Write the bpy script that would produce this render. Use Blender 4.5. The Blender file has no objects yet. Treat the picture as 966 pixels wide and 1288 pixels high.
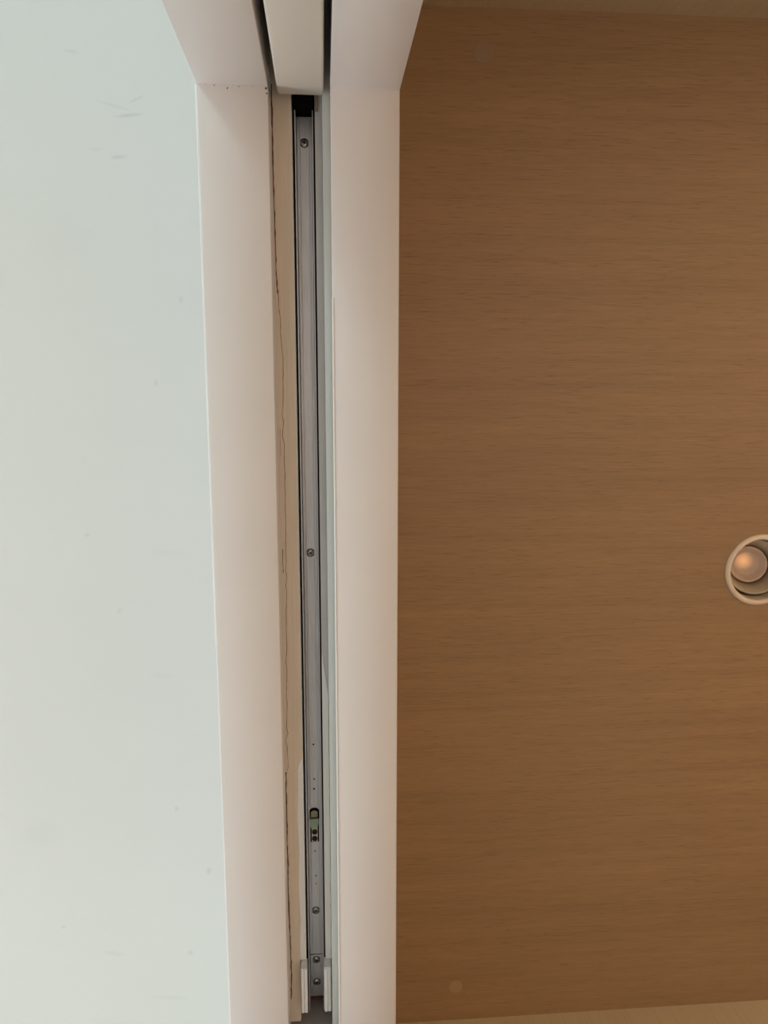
import bpy, bmesh, math, random
from mathutils import Matrix, Vector
random.seed(4)
S = bpy.context.scene
COL = S.collection

# ------------------------------------------------------------------ camera
# camera stands in the doorway 1.40 m above the floor, looking almost straight up.
# world: X across the opening (left room is -X), Y along the head, Z up.
F_PX, W_PX, H_PX = 965.0, 966.0, 1288.0
CAM_Z = 1.40
R = Matrix(((0.99691739, -0.00120908, -0.07844908),
            (-0.01179186, 0.98621492, -0.16504871),
            (0.07756721, 0.16546499, 0.98316055)))      # columns: world X, Y, Z in (right, down, forward)
right, down, fwd = Vector(R[0]), Vector(R[1]), Vector(R[2])
cd = bpy.data.cameras.new('camera')
cam = bpy.data.objects.new('camera', cd); COL.objects.link(cam)
M = Matrix((right, -down, -fwd)).transposed().to_4x4()
M.translation = (0, 0, CAM_Z)
cam.matrix_world = M
cd.sensor_fit = 'VERTICAL'; cd.sensor_height = 36.0
cd.lens = F_PX / H_PX * 36.0
cd.clip_start = 0.01
S.camera = cam

# ------------------------------------------------------------------ exposure, world, lights
S.view_settings.view_transform = 'Standard'
S.view_settings.look = 'None'
S.view_settings.gamma = 1.0
S.view_settings.use_curve_mapping = False
S.view_settings.exposure = 0.12

wd = bpy.data.worlds.new('sky'); S.world = wd; wd.use_nodes = True
wd.node_tree.nodes['Background'].inputs[0].default_value = (0.62, 0.80, 0.86, 1)
wd.node_tree.nodes['Background'].inputs[1].default_value = 1.0


def area(name, loc, rot, sx, sy, power, col):
    l = bpy.data.lights.new(name, 'AREA'); l.shape = 'RECTANGLE'; l.size = sx; l.size_y = sy
    l.energy = power; l.color = col
    o = bpy.data.objects.new(name, l); COL.objects.link(o); o.location = loc; o.rotation_euler = rot
    return o


WIN_X, WIN_Y, WIN_Z = -2.45, -3.30, 1.42
# daylight through the window of the left room (wall facing +Y)
area('window_daylight', (WIN_X, WIN_Y + 0.02, WIN_Z), (math.radians(90), 0, 0), 1.0, 1.16, 54, (0.72, 0.97, 1.0))
# second, softer fill light added at the far left wall, which has no window
area('fill_light_side', (-2.98, 1.2, 1.35), (math.radians(90), 0, math.radians(-90)), 1.3, 1.1, 47, (0.97, 0.98, 1.0))


def spot(name, loc, power, col, angle=95, blend=0.6, tilt=0.0):
    l = bpy.data.lights.new(name, 'SPOT'); l.energy = power; l.color = col
    l.spot_size = math.radians(angle); l.spot_blend = blend; l.shadow_soft_size = 0.008
    o = bpy.data.objects.new(name, l); COL.objects.link(o); o.location = loc; o.rotation_euler = (math.radians(tilt), 0, 0)
    return o


WARM = (1.0, 0.90, 0.83)
WARMER = (1.0, 0.79, 0.63)
LIGHT_X = (0.594, 1.50, 2.40)
for i, lx in enumerate(LIGHT_X):
    spot('downlight_beam', (lx, 0.2515, 2.431 if i == 0 else 2.37), (62, 190, 190)[i], WARM if i == 0 else WARMER, 56 if i == 0 else 100, 0.5, -10 if i == 0 else -34)

# ------------------------------------------------------------------ helpers


def lin(c):
    return tuple((v / 255 / 12.92) if v / 255 <= 0.04045 else ((v / 255 + 0.055) / 1.055) ** 2.4 for v in c) + (1,)


def mat(name, rgb, rough=0.5, metal=0.0, var=0.02, nscale=6.0, bump=0.0, bscale=200.0, stretch=(1, 1, 1), spec=0.5):
    m = bpy.data.materials.new(name); m.use_nodes = True
    nt = m.node_tree; N = nt.nodes; L = nt.links
    b = N['Principled BSDF']
    b.inputs['Roughness'].default_value = rough; b.inputs['Metallic'].default_value = metal
    b.inputs['Specular IOR Level'].default_value = spec
    g = N.new('ShaderNodeNewGeometry')
    mp = N.new('ShaderNodeMapping'); mp.inputs['Scale'].default_value = stretch
    L.new(g.outputs['Position'], mp.inputs['Vector'])
    n = N.new('ShaderNodeTexNoise'); n.inputs['Scale'].default_value = nscale; n.inputs['Detail'].default_value = 4
    L.new(mp.outputs[0], n.inputs['Vector'])
    r = N.new('ShaderNodeMapRange'); r.inputs['From Min'].default_value = 0.3; r.inputs['From Max'].default_value = 0.7
    r.inputs['To Min'].default_value = 1 - var; r.inputs['To Max'].default_value = 1 + var
    L.new(n.outputs['Fac'], r.inputs['Value'])
    mx = N.new('ShaderNodeVectorMath'); mx.operation = 'SCALE'
    mx.inputs[0].default_value = lin(rgb)[:3]
    L.new(r.outputs[0], mx.inputs['Scale'])
    L.new(mx.outputs[0], b.inputs['Base Color'])
    if bump:
        n2 = N.new('ShaderNodeTexNoise'); n2.inputs['Scale'].default_value = bscale; n2.inputs['Detail'].default_value = 3
        L.new(mp.outputs[0], n2.inputs['Vector'])
        bp = N.new('ShaderNodeBump'); bp.inputs['Strength'].default_value = bump; bp.inputs['Distance'].default_value = 0.0006
        L.new(n2.outputs['Fac'], bp.inputs['Height']); L.new(bp.outputs[0], b.inputs['Normal'])
    m['base'] = mx.name
    return m


def wood_mat():
    m = bpy.data.materials.new('oak_veneer'); m.use_nodes = True
    nt = m.node_tree; N = nt.nodes; L = nt.links; b = N['Principled BSDF']
    b.inputs['Roughness'].default_value = 0.42; b.inputs['Specular IOR Level'].default_value = 0.45
    g = N.new('ShaderNodeNewGeometry')

    def noise(sc, scale, detail, rough=0.5, dist=0.0):
        mp = N.new('ShaderNodeMapping'); mp.inputs['Scale'].default_value = sc
        L.new(g.outputs['Position'], mp.inputs['Vector'])
        n = N.new('ShaderNodeTexNoise'); n.inputs['Scale'].default_value = scale
        n.inputs['Detail'].default_value = detail; n.inputs['Roughness'].default_value = rough
        n.inputs['Distortion'].default_value = dist
        L.new(mp.outputs[0], n.inputs['Vector']); return n

    def ramp(src, stops):
        r = N.new('ShaderNodeValToRGB'); cr = r.color_ramp
        cr.elements[0].position, cr.elements[0].color = stops[0][0], (stops[0][1],) * 3 + (1,)
        cr.elements[1].position, cr.elements[1].color = stops[-1][0], (stops[-1][1],) * 3 + (1,)
        for p, v in stops[1:-1]:
            e = cr.elements.new(p); e.color = (v, v, v, 1)
        L.new(src.outputs['Fac'], r.inputs['Fac']); return r

    def mul(a, c):
        v = N.new('ShaderNodeVectorMath'); v.operation = 'MULTIPLY'
        if isinstance(a, tuple): v.inputs[0].default_value = a
        else: L.new(a.outputs[0], v.inputs[0])
        L.new(c.outputs[0], v.inputs[1]); return v
    broad = ramp(noise((0.9, 9, 1), 2.2, 3, 0.5, 0.3), [(0.3, 0.95), (0.7, 1.05)])
    bands = ramp(noise((1.1, 42, 1), 2.0, 4, 0.6, 0.15), [(0.3, 0.92), (0.5, 1.0), (0.72, 1.06)])
    fine = ramp(noise((11, 240, 1), 2.0, 3, 0.65), [(0.28, 0.90), (0.5, 1.0), (0.72, 1.08)])
    pores = ramp(noise((42, 620, 1), 1.0, 2, 0.5), [(0.30, 0.80), (0.40, 1.0), (0.60, 1.0), (0.75, 1.10)])
    c = mul(mul(mul(mul(WOOD, broad), bands), fine), pores)
    L.new(c.outputs[0], b.inputs['Base Color'])
    bp = N.new('ShaderNodeBump'); bp.inputs['Strength'].default_value = 0.25; bp.inputs['Distance'].default_value = 0.0004
    L.new(pores.outputs[0], bp.inputs['Height']); L.new(bp.outputs[0], b.inputs['Normal'])
    return m


WOOD = lin((157, 129, 99))[:3]


def marks(m, lst):
    """dull scuffs and old filler patches on the painted ceiling: (x, y, angle, half length, half width, strength)"""
    nt = m.node_tree; N = nt.nodes; L = nt.links
    src = N[m['base']]; b = N['Principled BSDF']
    g = N.new('ShaderNodeNewGeometry'); acc = None
    wob = N.new('ShaderNodeTexNoise'); wob.inputs['Scale'].default_value = 60
    L.new(g.outputs['Position'], wob.inputs['Vector'])
    for x, y, a, lx, ly, s in lst:
        mp = N.new('ShaderNodeMapping'); mp.vector_type = 'TEXTURE'
        mp.inputs['Location'].default_value = (x, y, 2.38)
        mp.inputs['Rotation'].default_value = (0, 0, a)
        mp.inputs['Scale'].default_value = (lx, ly, 1)
        L.new(g.outputs['Position'], mp.inputs['Vector'])
        gr = N.new('ShaderNodeTexGradient'); gr.gradient_type = 'SPHERICAL'
        L.new(mp.outputs[0], gr.inputs[0])
        mr = N.new('ShaderNodeMapRange'); mr.interpolation_type = 'SMOOTHSTEP'
        mr.inputs['From Max'].default_value = 0.8 if ly < 0.012 else 0.9
        mr.inputs['To Min'].default_value = 1.0; mr.inputs['To Max'].default_value = 1 - s * 0.8
        L.new(gr.outputs['Fac'], mr.inputs['Value'])
        if acc is None: acc = mr
        else:
            mm = N.new('ShaderNodeMath'); mm.operation = 'MULTIPLY'
            L.new(acc.outputs[0], mm.inputs[0]); L.new(mr.outputs[0], mm.inputs[1]); acc = mm
    sc = N.new('ShaderNodeVectorMath'); sc.operation = 'SCALE'
    L.new(src.outputs[0], sc.inputs[0]); L.new(acc.outputs[0], sc.inputs['Scale'])
    L.new(sc.outputs[0], b.inputs['Base Color'])


def link(name, bm, m, parent=None, smooth=False):
    me = bpy.data.meshes.new(name)
    bmesh.ops.recalc_face_normals(bm, faces=bm.faces)
    bm.to_mesh(me); bm.free()
    if smooth:
        for p in me.polygons: p.use_smooth = True
    if m: me.materials.append(m)
    o = bpy.data.objects.new(name, me); COL.objects.link(o)
    if parent: o.parent = parent
    return o


def add_box(bm, x0, x1, y0, y1, z0, z1, bev=0.0, seg=2):
    t = bmesh.new()
    bmesh.ops.create_cube(t, size=1)
    for v in t.verts:
        v.co = Vector(((x0 + x1) / 2 + v.co.x * (x1 - x0), (y0 + y1) / 2 + v.co.y * (y1 - y0), (z0 + z1) / 2 + v.co.z * (z1 - z0)))
    if bev:
        bmesh.ops.bevel(t, geom=list(t.edges), offset=bev, segments=seg, profile=0.5, affect='EDGES')
    me = bpy.data.meshes.new('t'); t.to_mesh(me); t.free(); bm.from_mesh(me); bpy.data.meshes.remove(me)


def box(name, x0, x1, y0, y1, z0, z1, m, parent=None, bev=0.0, seg=2):
    bm = bmesh.new(); add_box(bm, x0, x1, y0, y1, z0, z1, bev, seg)
    o = link(name, bm, m, parent)
    if bev: shade(o)
    return o


def shade(o, ang=35):
    for p in o.data.polygons: p.use_smooth = True
    bm = bmesh.new(); bm.from_mesh(o.data)
    for e in bm.edges:
        if len(e.link_faces) == 2 and e.calc_face_angle(0) > math.radians(ang): e.smooth = False
    bm.to_mesh(o.data); bm.free()


def extrude_xz(bm, pts, y0, y1):
    """closed profile in X/Z swept along Y"""
    a = [bm.verts.new((x, y0, z)) for x, z in pts]; b = [bm.verts.new((x, y1, z)) for x, z in pts]
    n = len(pts)
    for i in range(n): bm.faces.new((a[i], a[(i + 1) % n], b[(i + 1) % n], b[i]))
    bm.faces.new(a); bm.faces.new(list(reversed(b)))


def prism_xy(bm, pts, z0, z1):
    a = [bm.verts.new((x, y, z0)) for x, y in pts]; b = [bm.verts.new((x, y, z1)) for x, y in pts]
    n = len(pts)
    for i in range(n): bm.faces.new((a[i], a[(i + 1) % n], b[(i + 1) % n], b[i]))
    f1 = bm.faces.new(list(reversed(a))); f2 = bm.faces.new(b)
    bmesh.ops.triangulate(bm, faces=[f1, f2])


def lathe(bm, prof, cx=0, cy=0, seg=48, closed=False):
    rings = []
    for r, z in prof:
        if r < 1e-6: rings.append([bm.verts.new((cx, cy, z))])
        else: rings.append([bm.verts.new((cx + r * math.cos(2 * math.pi * k / seg), cy + r * math.sin(2 * math.pi * k / seg), z)) for k in range(seg)])
    pr = list(zip(rings[:-1], rings[1:])) + ([(rings[-1], rings[0])] if closed else [])
    for a, b in pr:
        for k in range(seg):
            k2 = (k + 1) % seg
            if len(a) == 1: bm.faces.new((a[0], b[k], b[k2]))
            elif len(b) == 1: bm.faces.new((a[k], b[0], a[k2]))
            else: bm.faces.new((a[k], b[k], b[k2], a[k2]))


def empty(name, loc=(0, 0, 0), kind=None, label=None, cat=None, group=None):
    o = bpy.data.objects.new(name, None); COL.objects.link(o); o.location = loc; o.empty_display_size = 0.05
    return tag(o, label, cat, group, kind)


def tag(o, label=None, cat=None, group=None, kind=None):
    if label: o['label'] = label
    if cat: o['category'] = cat
    if group: o['group'] = group
    if kind: o['kind'] = kind
    return o


def local(o, parent_empty):
    """keep world coordinates when the parent empty is not at the origin"""
    o.matrix_parent_inverse = Matrix.Translation(-Vector(parent_empty.location))
    return o


# ------------------------------------------------------------------ materials
M_CEIL = mat('ceiling_paint', (217, 219, 217), 0.45, var=0.012, nscale=3.0, bump=0.15, bscale=120)
M_PAINT = mat('frame_paint', (218, 211, 209), 0.38, var=0.012, nscale=9.0, bump=0.10, bscale=160)
M_DOOR = mat('door_lacquer', (214, 208, 200), 0.32, var=0.01, nscale=7.0, bump=0.08, bscale=180)
M_WALL = mat('room_wall_paint', (216, 214, 208), 0.7, var=0.02)
M_PAPER = mat('corridor_wallpaper', (182, 168, 142), 0.75, var=0.06, nscale=10, bump=0.5, bscale=60, stretch=(45, 1, 1))
M_FLOOR = mat('floor_tile', (204, 197, 190), 0.4, var=0.04)
M_RAW = mat('raw_timber', (120, 82, 48), 0.85, var=0.18, nscale=30, stretch=(1, 12, 12))
M_CAVITY = mat('dark_timber', (58, 46, 38), 0.9, var=0.15)
M_BEIGE = mat('beige_veneer', (224, 210, 192), 0.55, var=0.04, nscale=12, bump=0.15, bscale=60, stretch=(30, 1, 1))
M_WHITE = mat('white_liner', (240, 241, 242), 0.45, var=0.03, nscale=20, bump=0.2, bscale=80, stretch=(20, 1, 1))
M_GREY = mat('grey_liner', (212, 215, 212), 0.40, var=0.03, nscale=15, stretch=(20, 1, 1))
M_TAUPE = mat('taupe_liner', (206, 206, 208), 0.45, var=0.05, nscale=14, stretch=(20, 1, 1))
M_CRACK = mat('crack_brown', (92, 62, 36), 0.9, var=0.2, nscale=60)
M_ALU = mat('brushed_aluminium', (200, 201, 206), 0.36, metal=0.75, var=0.08, nscale=30, bump=0.12, bscale=90, stretch=(40, 1, 1))
M_SCREW = mat('zinc_screw', (184, 184, 180), 0.3, metal=0.9, var=0.05)
M_BLACK = mat('black_recess', (9, 8, 8), 0.9, var=0.1, spec=0.1)
M_BRASS = mat('dull_brass', (150, 142, 112), 0.4, metal=0.6, var=0.1, nscale=200)
M_MINT = mat('pale_green_nylon', (178, 196, 174), 0.4, var=0.03, nscale=100)
M_BROWNM = mat('rusty_steel', (84, 52, 30), 0.5, metal=0.5, var=0.25, nscale=300)
M_RING = mat('downlight_ring', (232, 218, 204), 0.35, var=0.01)
M_BAFFLE = mat('downlight_inside', (190, 178, 160), 0.42, var=0.02)
M_DARKGAP = mat('gimbal_gap', (48, 34, 24), 0.8, var=0.1)
M_LENS = mat('lamp_reflector', (232, 210, 194), 0.35, metal=0.2, var=0.05, nscale=120)
M_CAP = mat('brown_cap', (150, 128, 108), 0.5, var=0.02)
M_CAP2 = mat('wood_tone_cap', (170, 144, 114), 0.5, var=0.02)
M_VEN = wood_mat()
M_GLOW = bpy.data.materials.new('lamp_glow'); M_GLOW.use_nodes = True
_b = M_GLOW.node_tree.nodes['Principled BSDF']
_b.inputs['Base Color'].default_value = (0.8, 0.62, 0.5, 1)
_b.inputs['Emission Color'].default_value = (1.0, 0.42, 0.14, 1); _b.inputs['Emission Strength'].default_value = 0.3
_n = M_GLOW.node_tree.nodes; _l = M_GLOW.node_tree.links
_tc = _n.new('ShaderNodeTexCoord'); _mp = _n.new('ShaderNodeMapping'); _mp.vector_type = 'TEXTURE'
_mp.inputs['Location'].default_value = (0.0050, -0.001, 0.050); _mp.inputs['Scale'].default_value = (0.014, 0.014, 0.03)
_g = _n.new('ShaderNodeTexGradient'); _g.gradient_type = 'SPHERICAL'
_m = _n.new('ShaderNodeMath'); _m.operation = 'MULTIPLY'; _m.inputs[1].default_value = 0.6
_l.new(_tc.outputs['Object'], _mp.inputs['Vector']); _l.new(_mp.outputs[0], _g.inputs[0])
_l.new(_g.outputs['Fac'], _m.inputs[0]); _l.new(_m.outputs[0], _b.inputs['Emission Strength'])
M_GLASS = mat('window_glass', (230, 245, 245), 0.05)
M_GLASS.node_tree.nodes['Principled BSDF'].inputs['Transmission Weight'].default_value = 1.0

marks(M_CEIL, [
    (-0.222, -0.308, -0.12, 0.022, 0.0028, 0.16), (-0.212, -0.326, -0.45, 0.016, 0.0022, 0.10),
    (-0.238, -0.318, 0.25, 0.026, 0.0030, 0.08), (-0.283, -0.375, 0.1, 0.012, 0.0030, 0.09),
    (-0.236, -0.262, -0.1, 0.013, 0.0032, 0.15), (-0.262, -0.270, 0.0, 0.012, 0.0030, 0.06),
    (-0.300, -0.170, 0.3, 0.060, 0.050, 0.028), (-0.385, 0.600, 0.2, 0.036, 0.032, 0.035),
    (-0.171, -0.100, 0.0, 0.004, 0.006, 0.10), (-0.205, 0.000, 0.0, 0.004, 0.006, 0.10),
    (-0.300, 0.190, 0.0, 0.005, 0.004, 0.10), (-0.265, 0.290, 0.0, 0.005, 0.005, 0.09),
    (-0.205, 0.570, 0.0, 0.004, 0.006, 0.12), (-0.165, 0.665, 0.3, 0.005, 0.008, 0.14),
    (-0.195, 0.790, 0.5, 0.006, 0.006, 0.12), (-0.365, 0.740, 0.0, 0.005, 0.004, 0.10),
    (-0.225, 0.860, 0.1, 0.030, 0.006, 0.06), (-0.300, 0.785, 0.2, 0.022, 0.006, 0.06),
    (-0.215, 0.380, 0.1, 0.020, 0.006, 0.035), (-0.200, 0.215, 0.1, 0.030, 0.006, 0.03),
])

# ------------------------------------------------------------------ room shell
SOF = 2.10            # underside of the door head
CEIL = 2.38
XL, XR = -0.1021, 0.0684       # outer faces of the door frame
SL, SR = -0.0432, 0.0092       # slot edges
YJ = -0.2462                   # pocket-side jamb face
YE = 0.70                      # strike-side jamb face


def wall(name, *a, m=M_WALL):
    return tag(box(name, *a, m), kind='structure')


wall('floor', -3.12, 3.12, -3.42, 2.32, -0.08, 0.0, m=M_FLOOR)
tag(wall('ceiling', -3.12, -0.005, -3.42, 2.32, CEIL, CEIL + 0.1, m=M_CEIL), 'white painted ceiling with faint grey scuffs left of the door frame')
# veneered ceiling with a round cut-out for the downlight
DLX, DLY, DLR = 0.594, 0.2515, 0.0435


def veneer_ceiling():
    bm = bmesh.new(); x0, x1, y0, y1 = -0.004, 3.12, -0.58, 1.06
    seg = 64
    for k in range(seg):
        def outer(t):
            dx, dy = math.cos(t), math.sin(t)
            s = 0.12 / max(abs(dx), abs(dy)); return (DLX + dx * s, DLY + dy * s)
        t0, t1 = 2 * math.pi * k / seg, 2 * math.pi * (k + 1) / seg
        pts = [(DLX + DLR * math.cos(t0), DLY + DLR * math.sin(t0)), outer(t0), outer(t1), (DLX + DLR * math.cos(t1), DLY + DLR * math.sin(t1))]
        bm.faces.new([bm.verts.new((x, y, CEIL)) for x, y in pts])
    a, b, c, d = DLX - 0.12, DLX + 0.12, DLY - 0.12, DLY + 0.12
    for q in ((x0, a, y0, y1), (b, x1, y0, y1), (a, b, y0, c), (a, b, d, y1)):
        bm.faces.new([bm.verts.new(p) for p in ((q[0], q[2], CEIL), (q[1], q[2], CEIL), (q[1], q[3], CEIL), (q[0], q[3], CEIL))])
    bmesh.ops.remove_doubles(bm, verts=bm.verts, dist=1e-6)
    ret = bmesh.ops.extrude_face_region(bm, geom=list(bm.faces))
    bmesh.ops.translate(bm, verts=[v for v in ret['geom'] if isinstance(v, bmesh.types.BMVert)], vec=(0, 0, 0.009))
    return bm


tag(link('wood_ceiling', veneer_ceiling(), M_VEN), 'brown oak veneered ceiling panel right of the door frame', kind='structure')
tag(wall('ceiling_void', -0.004, 3.12, -0.58, 1.06, CEIL + 0.12, CEIL + 0.16, m=M_CAVITY))

# wall holding the pocket: two skins with the door pocket between them
wall('wall_pocket_left', XL, SL, -1.30, YJ - 0.018, 0, CEIL, m=M_PAINT)
wall('wall_pocket_right', SR, XR, -1.30, YJ - 0.018, 0, CEIL, m=M_PAINT)
wall('wall_pocket_end', XL, XR, -3.30, -1.30, 0, CEIL)
wall('wall_strike_side', XL, XR, YE + 0.018, 2.20, 0, CEIL, m=M_WALL)
wall('wall_header', XL, XR, YJ - 0.018, YE + 0.018, 2.215, CEIL, m=M_PAINT)
# corridor on the right, under the veneered ceiling
wall('wall_back', XR, 3.12, -0.56, -0.438, 0, CEIL, m=M_PAPER)
wall('wall_front', XR, 3.12, 0.925, 1.045, 0, CEIL, m=M_PAPER)
wall('wall_right', 3.00, 3.12, -0.438, 0.925, 0, CEIL, m=M_PAPER)
# left room
wall('wall_left', -3.12, -3.0, -3.42, 2.32, 0, CEIL)
wall('wall_far', -3.0, XL, 2.20, 2.32, 0, CEIL)
wx0, wx1, wz0, wz1 = WIN_X - 0.52, WIN_X + 0.52, WIN_Z - 0.6, WIN_Z + 0.6
bm = bmesh.new()
for a in ((-3.0, wx0, -3.42, WIN_Y, 0, CEIL), (wx1, XR, -3.42, WIN_Y, 0, CEIL), (wx0, wx1, -3.42, WIN_Y, 0, wz0), (wx0, wx1, -3.42, WIN_Y, wz1, CEIL)):
    add_box(bm, *a)
tag(link('wall_window', bm, M_WALL), kind='structure')
win = empty('window_1', kind='structure')
bm = bmesh.new()
for a in ((wx0, wx0 + 0.04, wz0, wz1), (wx1 - 0.04, wx1, wz0, wz1), (wx0, wx1, wz0, wz0 + 0.04), (wx0, wx1, wz1 - 0.04, wz1)):
    add_box(bm, a[0], a[1], -3.39, -3.34, a[2], a[3])
link('window_frame', bm, M_WHITE, win)
box('pane', wx0 + 0.04, wx1 - 0.04, -3.37, -3.364, wz0 + 0.04, wz1 - 0.04, M_GLASS, win)

# ------------------------------------------------------------------ door frame
fr = empty('door_frame', kind='structure', label='white painted frame of the sliding door with a long slot in its head')


def casing(name, x0, x1, y0, y1, z0, z1, bev):
    return box(name, x0, x1, y0, y1, z0, z1, M_PAINT, fr, bev, 2)


casing('head_casing', XL, SL, YJ - 0.003, YE + 0.018, SOF, 2.215, 0.0009)
casing('head_casing', SR, XR, YJ - 0.003, YE + 0.018, SOF, 2.215, 0.0014)
casing('jamb', XL, SL, YJ - 0.018, YJ, 0, SOF + 0.001, 0.0007)
casing('jamb', SR, XR, YJ - 0.018, YJ, 0, SOF + 0.001, 0.0007)
casing('strike_jamb', XL, XR, YE, YE + 0.018, 0, 2.184, 0.0007)
box('jamb_backing', SL, SR, YE - 0.014, YE + 0.018, 2.184, 2.215, M_RAW, fr)
# narrow whiter strip along the frame's outer edge, white ceiling side
# (two lengths, the second slightly thinner)
box('edge_strip', XL - 0.0016, XL, YJ, 0.2455, SOF + 0.0016, SOF + 0.012, M_WHITE, fr, 0.0004)
box('edge_strip', XL - 0.0010, XL, 0.2470, YE, SOF + 0.0012, SOF + 0.012, M_WHITE, fr, 0.0003)

# left filler board: white core, beige veneer on it, peeled back near the strike end
ZB = CAM_Z + 0.742
box('filler_board', SL, -0.0250, -0.60, 0.6146, ZB, ZB + 0.045, M_WHITE, fr, 0.0005)
box('filler_board', SL, -0.0320, 0.6135, 0.688, ZB, ZB + 0.045, M_WHITE, fr, 0.0003)


def strip(bm, rows, z0, z1):
    """flat strip along Y from rows of (y, x_left, x_right)"""
    R_ = [[bm.verts.new(p) for p in ((a, y, z0), (b, y, z0), (b, y, z1), (a, y, z1))] for y, a, b in rows]
    for p, q in zip(R_[:-1], R_[1:]):
        for k in range(4): bm.faces.new((p[k], p[(k + 1) % 4], q[(k + 1) % 4], q[k]))
    bm.faces.new(R_[0]); bm.faces.new(list(reversed(R_[-1])))


rows = [(-0.58, -0.0335, -0.0254), (0.379, -0.0335, -0.0254)]
for k in range(1, 11):                          # rounded corner where the veneer is peeled away
    t = k / 10
    rows.append((0.379 + 0.016 * t, -0.0335, -0.0254 - 0.0050 * (t * t * (3 - 2 * t)) ** 0.6))
for k in range(1, 28):
    y = 0.395 + (0.686 - 0.395) * k / 27
    rows.append((y, -0.0335, -0.0304 - 0.0007 * min(1, k / 5) + random.uniform(-0.0003, 0.0003) + (0.0005 * math.sin(k * 0.9))))
bm = bmesh.new(); strip(bm, rows, ZB - 0.0010, ZB + 0.0003)
link('filler_veneer', bm, M_BEIGE, fr)
bm = bmesh.new()
strip(bm, [(-0.58, SL, -0.0332), (0.36, SL, -0.0332), (0.5, SL, -0.0336), (0.58, SL, -0.0328), (0.64, SL, -0.0316), (0.688, SL, -0.0322)], ZB - 0.0019, ZB + 0.0004)
link('filler_veneer', bm, M_BEIGE, fr)

# the wandering crack in the sealant between casing and filler board
crack = [(-0.0424, -0.262), (-0.0425, -0.20), (-0.0419, -0.14), (-0.0416, -0.10), (-0.0408, -0.082)]
crack2 = [(-0.0403, -0.086), (-0.0400, -0.070), (-0.0385, -0.058), (-0.0390, -0.048), (-0.0383, -0.038), (-0.0368, -0.022),
          (-0.0374, 0.0), (-0.0379, 0.02), (-0.0391, 0.030), (-0.0377, 0.036), (-0.0391, 0.050), (-0.0373, 0.058), (-0.0378, 0.075),
          (-0.0373, 0.088), (-0.0379, 0.098), (-0.0372, 0.106), (-0.0379, 0.118), (-0.0375, 0.135), (-0.0380, 0.155),
          (-0.0378, 0.172), (-0.0384, 0.182), (-0.0376, 0.190), (-0.0388, 0.197), (-0.0379, 0.206), (-0.0390, 0.222),
          (-0.0392, 0.245), (-0.0389, 0.262), (-0.0401, 0.276), (-0.0393, 0.282), (-0.0399, 0.300), (-0.0406, 0.312),
          (-0.0398, 0.318), (-0.0405, 0.338), (-0.0410, 0.346), (-0.0396, 0.353), (-0.0425, 0.360), (-0.0408, 0.366),
          (-0.0403, 0.378), (-0.0402, 0.390), (-0.0412, 0.393)]
crack3 = [(-0.0424, 0.395), (-0.0428, 0.42), (-0.0427, 0.45), (-0.0429, 0.476), (-0.0424, 0.50), (-0.0428, 0.52), (-0.0425, 0.56),
          (-0.0418, 0.585), (-0.0414, 0.61), (-0.0414, 0.640), (-0.0420, 0.660)]


def ribbon(name, pts, w, m, z, jitter=0.0):
    P = []
    for (xa, ya), (xb, yb) in zip(pts[:-1], pts[1:]):
        n = max(1, int(abs(yb - ya) / 0.004))
        for i in range(n): P.append((xa + (xb - xa) * i / n + random.uniform(-jitter, jitter), ya + (yb - ya) * i / n))
    P.append(pts[-1])
    bm = bmesh.new(); prev = None
    for x, y in P:
        ww = w * random.uniform(0.6, 1.3)
        q = [bm.verts.new((x - ww / 2, y, z)), bm.verts.new((x, y, z - 0.0003)), bm.verts.new((x + ww / 2, y, z))]
        if prev:
            bm.faces.new((prev[0], prev[1], q[1], q[0])); bm.faces.new((prev[1], prev[2], q[2], q[1]))
        prev = q
    return link(name, bm, m, fr)


ZC = ZB - 0.0019
ribbon('crack', crack, 0.0011, M_CRACK, ZC, 0.0002)
ribbon('crack', crack2, 0.00042, M_CRACK, ZC, 0.00012)
ribbon('crack', crack3, 0.0012, M_CRACK, ZC, 0.0003)
ribbon('crack', [(-0.0412, 0.043), (-0.0413, 0.055), (-0.0411, 0.069)], 0.0003, M_CRACK, ZC)
ribbon('crack', [(-0.0411, 0.160), (-0.0413, 0.169), (-0.0410, 0.184)], 0.0006, M_CRACK, ZC, 0.0002)
# dirt specks and the chipped corner where jamb and head meet
bm = bmesh.new()
for x, y, s in ((-0.0875, YJ + 0.0008, 0.0008), (-0.0768, YJ + 0.003, 0.0010), (-0.0765, YJ + 0.0022, 0.0008), (-0.0672, YJ + 0.0012, 0.0008),
                (-0.0560, YJ + 0.0008, 0.0005), (-0.0447, YJ + 0.002, 0.0016), (-0.0442, YJ + 0.006, 0.0012), (-0.0950, YJ + 0.0006, 0.0005)):
    bmesh.ops.create_icosphere(bm, subdivisions=1, radius=s * 0.6, matrix=Matrix.Translation((x, y, SOF)) @ Matrix.Diagonal((1, 1.2, 0.15, 1)))
tag(link('dirt_speck', bm, M_CRACK, fr), kind='stuff')

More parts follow.
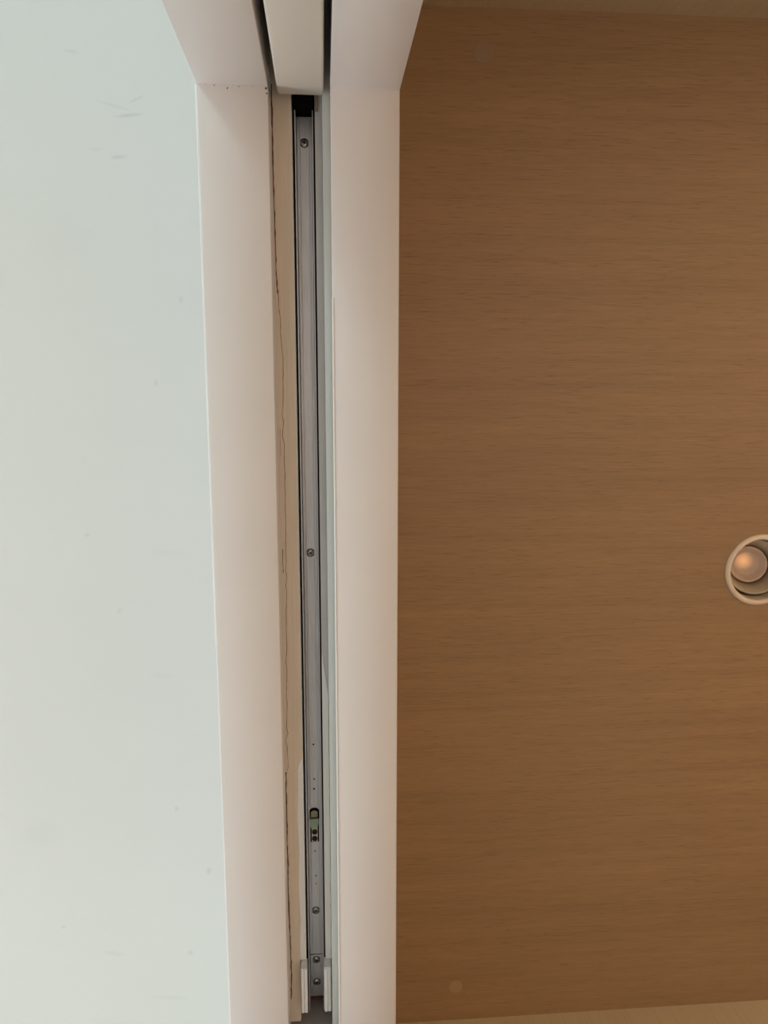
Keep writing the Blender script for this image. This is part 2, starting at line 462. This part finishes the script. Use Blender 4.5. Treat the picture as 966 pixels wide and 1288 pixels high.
# right side of the slot: outer grey strip, inner lighter strip set deeper
box('slot_strip', 0.0022, SR, -0.60, YE, CAM_Z + 0.720, CAM_Z + 0.79, M_GREY, fr, 0.0004)
box('slot_strip', -0.0045, 0.0022, -0.60, 0.614, CAM_Z + 0.742, CAM_Z + 0.79, M_TAUPE, fr, 0.0004)
rows = []
for k in range(40):
    y = 0.27 + (0.614 - 0.27) * k / 39
    rows.append((y, -0.0044, -0.0040 + 0.0058 * min(1, k / 5) + random.uniform(-0.0003, 0.0003)))
bm = bmesh.new(); strip(bm, rows, CAM_Z + 0.7412, CAM_Z + 0.7424)
link('white_liner', bm, M_WHITE, fr)
box('slot_edge_highlight', SR - 0.0002, SR + 0.0012, -0.075, YE, SOF - 0.0004, SOF + 0.004, M_WHITE, fr, 0.0003)  # whiter strip added as the highlight along the casing's slot edge
box('slot_roof', SL, SR, -1.25, YE - 0.014, 2.205, 2.2149, M_CAVITY, fr)
bm = bmesh.new()
add_box(bm, -0.0043, -0.0014, -0.258, -0.2405, CAM_Z + 0.7400, CAM_Z + 0.7418, 0.0003)
link('catch_plate', bm, M_CAP, fr)

# grooved white end blocks on both sides of the slot


def end_block(x0, x1, y0, y1, label):
    t = empty('end_block', ((x0 + x1) / 2, (y0 + y1) / 2, CAM_Z + 0.742), label=label, cat='block', group=None)
    xm = (x0 + x1) / 2
    z0, z1 = CAM_Z + 0.729, CAM_Z + 0.7448
    bm = bmesh.new()
    w = 0.00045
    prof = [(x0 + .0006, z0), (xm - w, z0), (xm - w * .4, z0 + 0.0012), (xm + w * .4, z0 + 0.0012), (xm + w, z0), (x1 - .0006, z0), (x1, z0 + .0006),
            (x1, z1), (x0, z1), (x0, z0 + .0006)]
    extrude_xz(bm, prof, y0, y1)
    local(link('block_body', bm, M_WHITE, t), t)
    bm = bmesh.new(); add_box(bm, x0, x1, y0 - 0.0012, y0, z0 + 0.0006, z1, 0.0003)
    local(link('end_cap', bm, M_WHITE, t), t)
    return t


end_block(-0.0306, -0.0240, 0.6165, 0.668, 'short white grooved block at the left side of the slot end')
end_block(-0.0060, 0.0013, 0.6160, 0.668, 'short white grooved block at the right side of the slot end')

# ------------------------------------------------------------------ sliding door, pushed into its pocket
dr = empty('sliding_door', (-0.0163, -0.70, 0.01), kind='thing', label='white sliding door panel pushed back between the jambs, only its narrow edge showing', cat='door')
local(box('door_leaf', -0.0363, 0.0037, -1.18, YJ - 0.001, 0.008, CAM_Z + 0.7225, M_DOOR, dr, 0.0022, 4), dr)

# ------------------------------------------------------------------ aluminium track
TX = -0.0146
ZW = CAM_Z + 0.7720            # underside of the web
tr = empty('door_track', (TX, 0.2, ZW), label='long aluminium sliding door track screwed inside the slot of the door head', cat='track')


def channel(x0, x1, y0, y1, z_lip, z_web):
    bm = bmesh.new(); t = 0.0009
    pts = [(x0, z_lip), (x0 + t, z_lip), (x0 + t, z_web - .0012), (x0 + t + .0008, z_web), (x0 + .0036, z_web), (x0 + .0038, z_web - .0004),
           (x0 + .0044, z_web - .0004), (x0 + .0046, z_web), (x1 - .0046, z_web), (x1 - .0044, z_web - .0004), (x1 - .0038, z_web - .0004), (x1 - .0036, z_web),
           (x1 - t - .0008, z_web), (x1 - t, z_web - .0012), (x1 - t, z_lip), (x1, z_lip), (x1, z_web + t), (x0, z_web + t)]
    extrude_xz(bm, pts, y0, y1); return bm


local(link('rail', channel(-0.0230, -0.0062, -1.15, 0.6325, CAM_Z + 0.752, ZW), M_ALU, tr), tr)
local(link('rail_end_piece', channel(-0.0230, -0.0062, 0.6335, 0.6860, CAM_Z + 0.752, ZW), M_ALU, tr), tr)


def screw(y, ang, r=0.0038):
    bm = bmesh.new()
    lathe(bm, [(0, ZW - .0012), (r * .55, ZW - .0012), (r * .9, ZW - .0006), (r, ZW + .0001)], TX, y, 24)
    s = link('screw', bm, M_SCREW, tr, True); local(s, tr)
    bm = bmesh.new()
    for a in (ang, ang + math.pi / 2):
        t = bmesh.new(); bmesh.ops.create_cube(t, size=1)
        bmesh.ops.transform(t, verts=t.verts, matrix=Matrix.Translation((TX, y, ZW - .0012)) @ Matrix.Rotation(a, 4, 'Z') @ Matrix.Diagonal((r * 1.05, r * .26, .0004, 1)))
        me = bpy.data.meshes.new('t'); t.to_mesh(me); t.free(); bm.from_mesh(me); bpy.data.meshes.remove(me)
    link('cross_slot', bm, M_BLACK, s)
    bm = bmesh.new(); lathe(bm, [(r, ZW - .00015), (r + .0006, ZW - .00015)], TX, y, 24)
    link('countersink', bm, M_DARKGAP, s)
    return s


# (children of a child: the parent inverse of the sub-parts is the same offset)
for y, a in ((-0.2225, 0.3), (0.1713, 0.9), (0.5783, 0.2), (0.6400, 0.8), (0.6680, 0.5)):
    screw(y, a)
for y, r, x in ((0.3812, .0010, 0), (0.4211, .0009, .0003), (0.4324, .0011, 0), (0.5060, .0008, 0), (0.5360, .0008, .0008), (0.5455, .0006, .0004)):
    bm = bmesh.new(); lathe(bm, [(0, ZW - .0002), (r, ZW - .0002), (r, ZW + .0002)], TX + x, y, 12)
    local(link('punched_hole', bm, M_DARKGAP, tr), tr)

local(box('shade_block', -0.0246, -0.0048, -0.32, -0.245, CAM_Z + 0.7455, ZW - 0.0005, M_BLACK, tr, 0.001), tr)  # black block added to stand in for the shade in the track by the door

# stop clip inside the track
Y0 = 0.4545
st = empty('stop_clip', (TX, Y0 + .022, ZW), label='small door stop clip with pale green pad and two brown screws inside the track', cat='clip')


def capsule(x0, x1, y0, y1, z0, z1, rtop=True):
    r = (x1 - x0) / 2; cx = (x0 + x1) / 2; pts = []
    for k in range(13):
        t = math.pi + math.pi * k / 12
        pts.append((cx + r * math.cos(t), y0 + r * .75 + r * .75 * math.sin(t)))
    pts += [(x1, y1), (x0, y1)]
    bm = bmesh.new(); prism_xy(bm, pts, z0, z1); return bm


def spart(name, bm, m, parent=None):
    o = link(name, bm, m, parent or st); return o if parent else local(o, st)


spart('recess', capsule(TX - .0052, TX + .0052, Y0, Y0 + .0130, ZW - .0006, ZW - .0001), M_BLACK)
bm = bmesh.new(); add_box(bm, TX - .0046, TX + .0046, Y0 + .011, Y0 + .0400, ZW - .0006, ZW - .0001); spart('recess', bm, M_BLACK)
bm = capsule(TX - .0038, TX + .0034, Y0 + .0022, Y0 + .0098, ZW - .0024, ZW - .0006); spart('roller', bm, M_BRASS)
bm = bmesh.new(); prism_xy(bm, [(TX - .0052, Y0 + .0115), (TX + .0040, Y0 + .0115), (TX + .0042, Y0 + .0160), (TX + .0032, Y0 + .0225), (TX - .0034, Y0 + .0225), (TX - .0050, Y0 + .0180)], ZW - .0036, ZW - .0006)
spart('pad', bm, M_MINT)
bm = bmesh.new(); add_box(bm, TX - .0034, TX + .0034, Y0 + .0225, Y0 + .0390, ZW - .0018, ZW - .0006, .0003); pl = spart('plate', bm, M_SCREW)
for y in (Y0 + .0276, Y0 + .0354):
    bm = bmesh.new(); lathe(bm, [(0, ZW - .0021), (.0012, ZW - .0022), (.0022, ZW - .0032), (.0030, ZW - .0024), (.0030, ZW - .0018)], TX, y, 20)
    spart('screw', bm, M_BROWNM, pl)

# ------------------------------------------------------------------ downlights
TILT = math.radians(14)


def build_downlight(x, y, label, visible=True):
    t = empty('downlight', (x, y, CEIL), label=label, cat='light')
    bm = bmesh.new()
    lathe(bm, [(.0425, -.0004), (.0432, -.0030), (.0450, -.0038), (.0490, -.0022), (.0497, -.0002), (.0497, 0), (.0425, .001)], 0, 0, 72, True)
    link('trim_ring', bm, M_RING, t, True)
    bm = bmesh.new()
    lathe(bm, [(.0425, -.0008), (.0415, .003), (.0405, .020), (.0400, .052), (.0400, .075), (.0, .075)], 0, 0, 64)
    link('housing', bm, M_BAFFLE, t, True)
    # tilting gimbal cup with its dark gap
    g = Matrix.Translation((0.0, -0.001, .013)) @ Matrix.Rotation(TILT, 4, 'Y') @ Matrix.Rotation(math.radians(-6), 4, 'X')
    bm = bmesh.new(); lathe(bm, [(.0375, 0), (.0360, .0005), (.0310, .020), (.0255, .034), (.0375, .034), (.0395, .002)], 0, 0, 64, True)
    bmesh.ops.transform(bm, verts=bm.verts, matrix=g)
    gm = link('gimbal_cup', bm, M_BAFFLE, t, True)
    bm = bmesh.new(); lathe(bm, [(.0393, .0012), (.0384, .0003), (.0392, .010)], 0, 0, 64, True)
    bmesh.ops.transform(bm, verts=bm.verts, matrix=g)
    link('gap_line', bm, M_DARKGAP, gm, True)
    bm = bmesh.new(); lathe(bm, [(.0262, .030), (.0235, .0275), (.0225, .029), (.0215, .033), (.0195, .0335), (.0185, .037), (.0165, .0375), (.014, .040)], 0, 0, 48)
    bmesh.ops.transform(bm, verts=bm.verts, matrix=g)
    lm = link('lamp', bm, M_LENS, t, True)
    bm = bmesh.new(); lathe(bm, [(.0, .0380), (.010, .0384), (.0164, .0380)], 0, 0, 32)
    bmesh.ops.transform(bm, verts=bm.verts, matrix=g)
    link('lamp_lens', bm, M_GLOW, lm, True)
    return t


build_downlight(DLX, DLY, 'round white recessed downlight with tilted lamp in the wood ceiling')


def cap(x, y, r, m, label):
    bm = bmesh.new()
    lathe(bm, [(0, -.0006), (r * .95, -.0006), (r, -.0003), (r, .0)], 0, 0, 40)
    o = link('cover_cap', bm, m, None); o.location = (x, y, CEIL)
    return tag(o, label, 'cap')


cap(0.1954, -0.3889, 0.0122, M_CAP, 'small round brown cap in wood ceiling nearest the grey wall top')
cap(0.1831, 0.8698, 0.0100, M_CAP2, 'small round wood coloured cap in ceiling near the bottom edge wall')
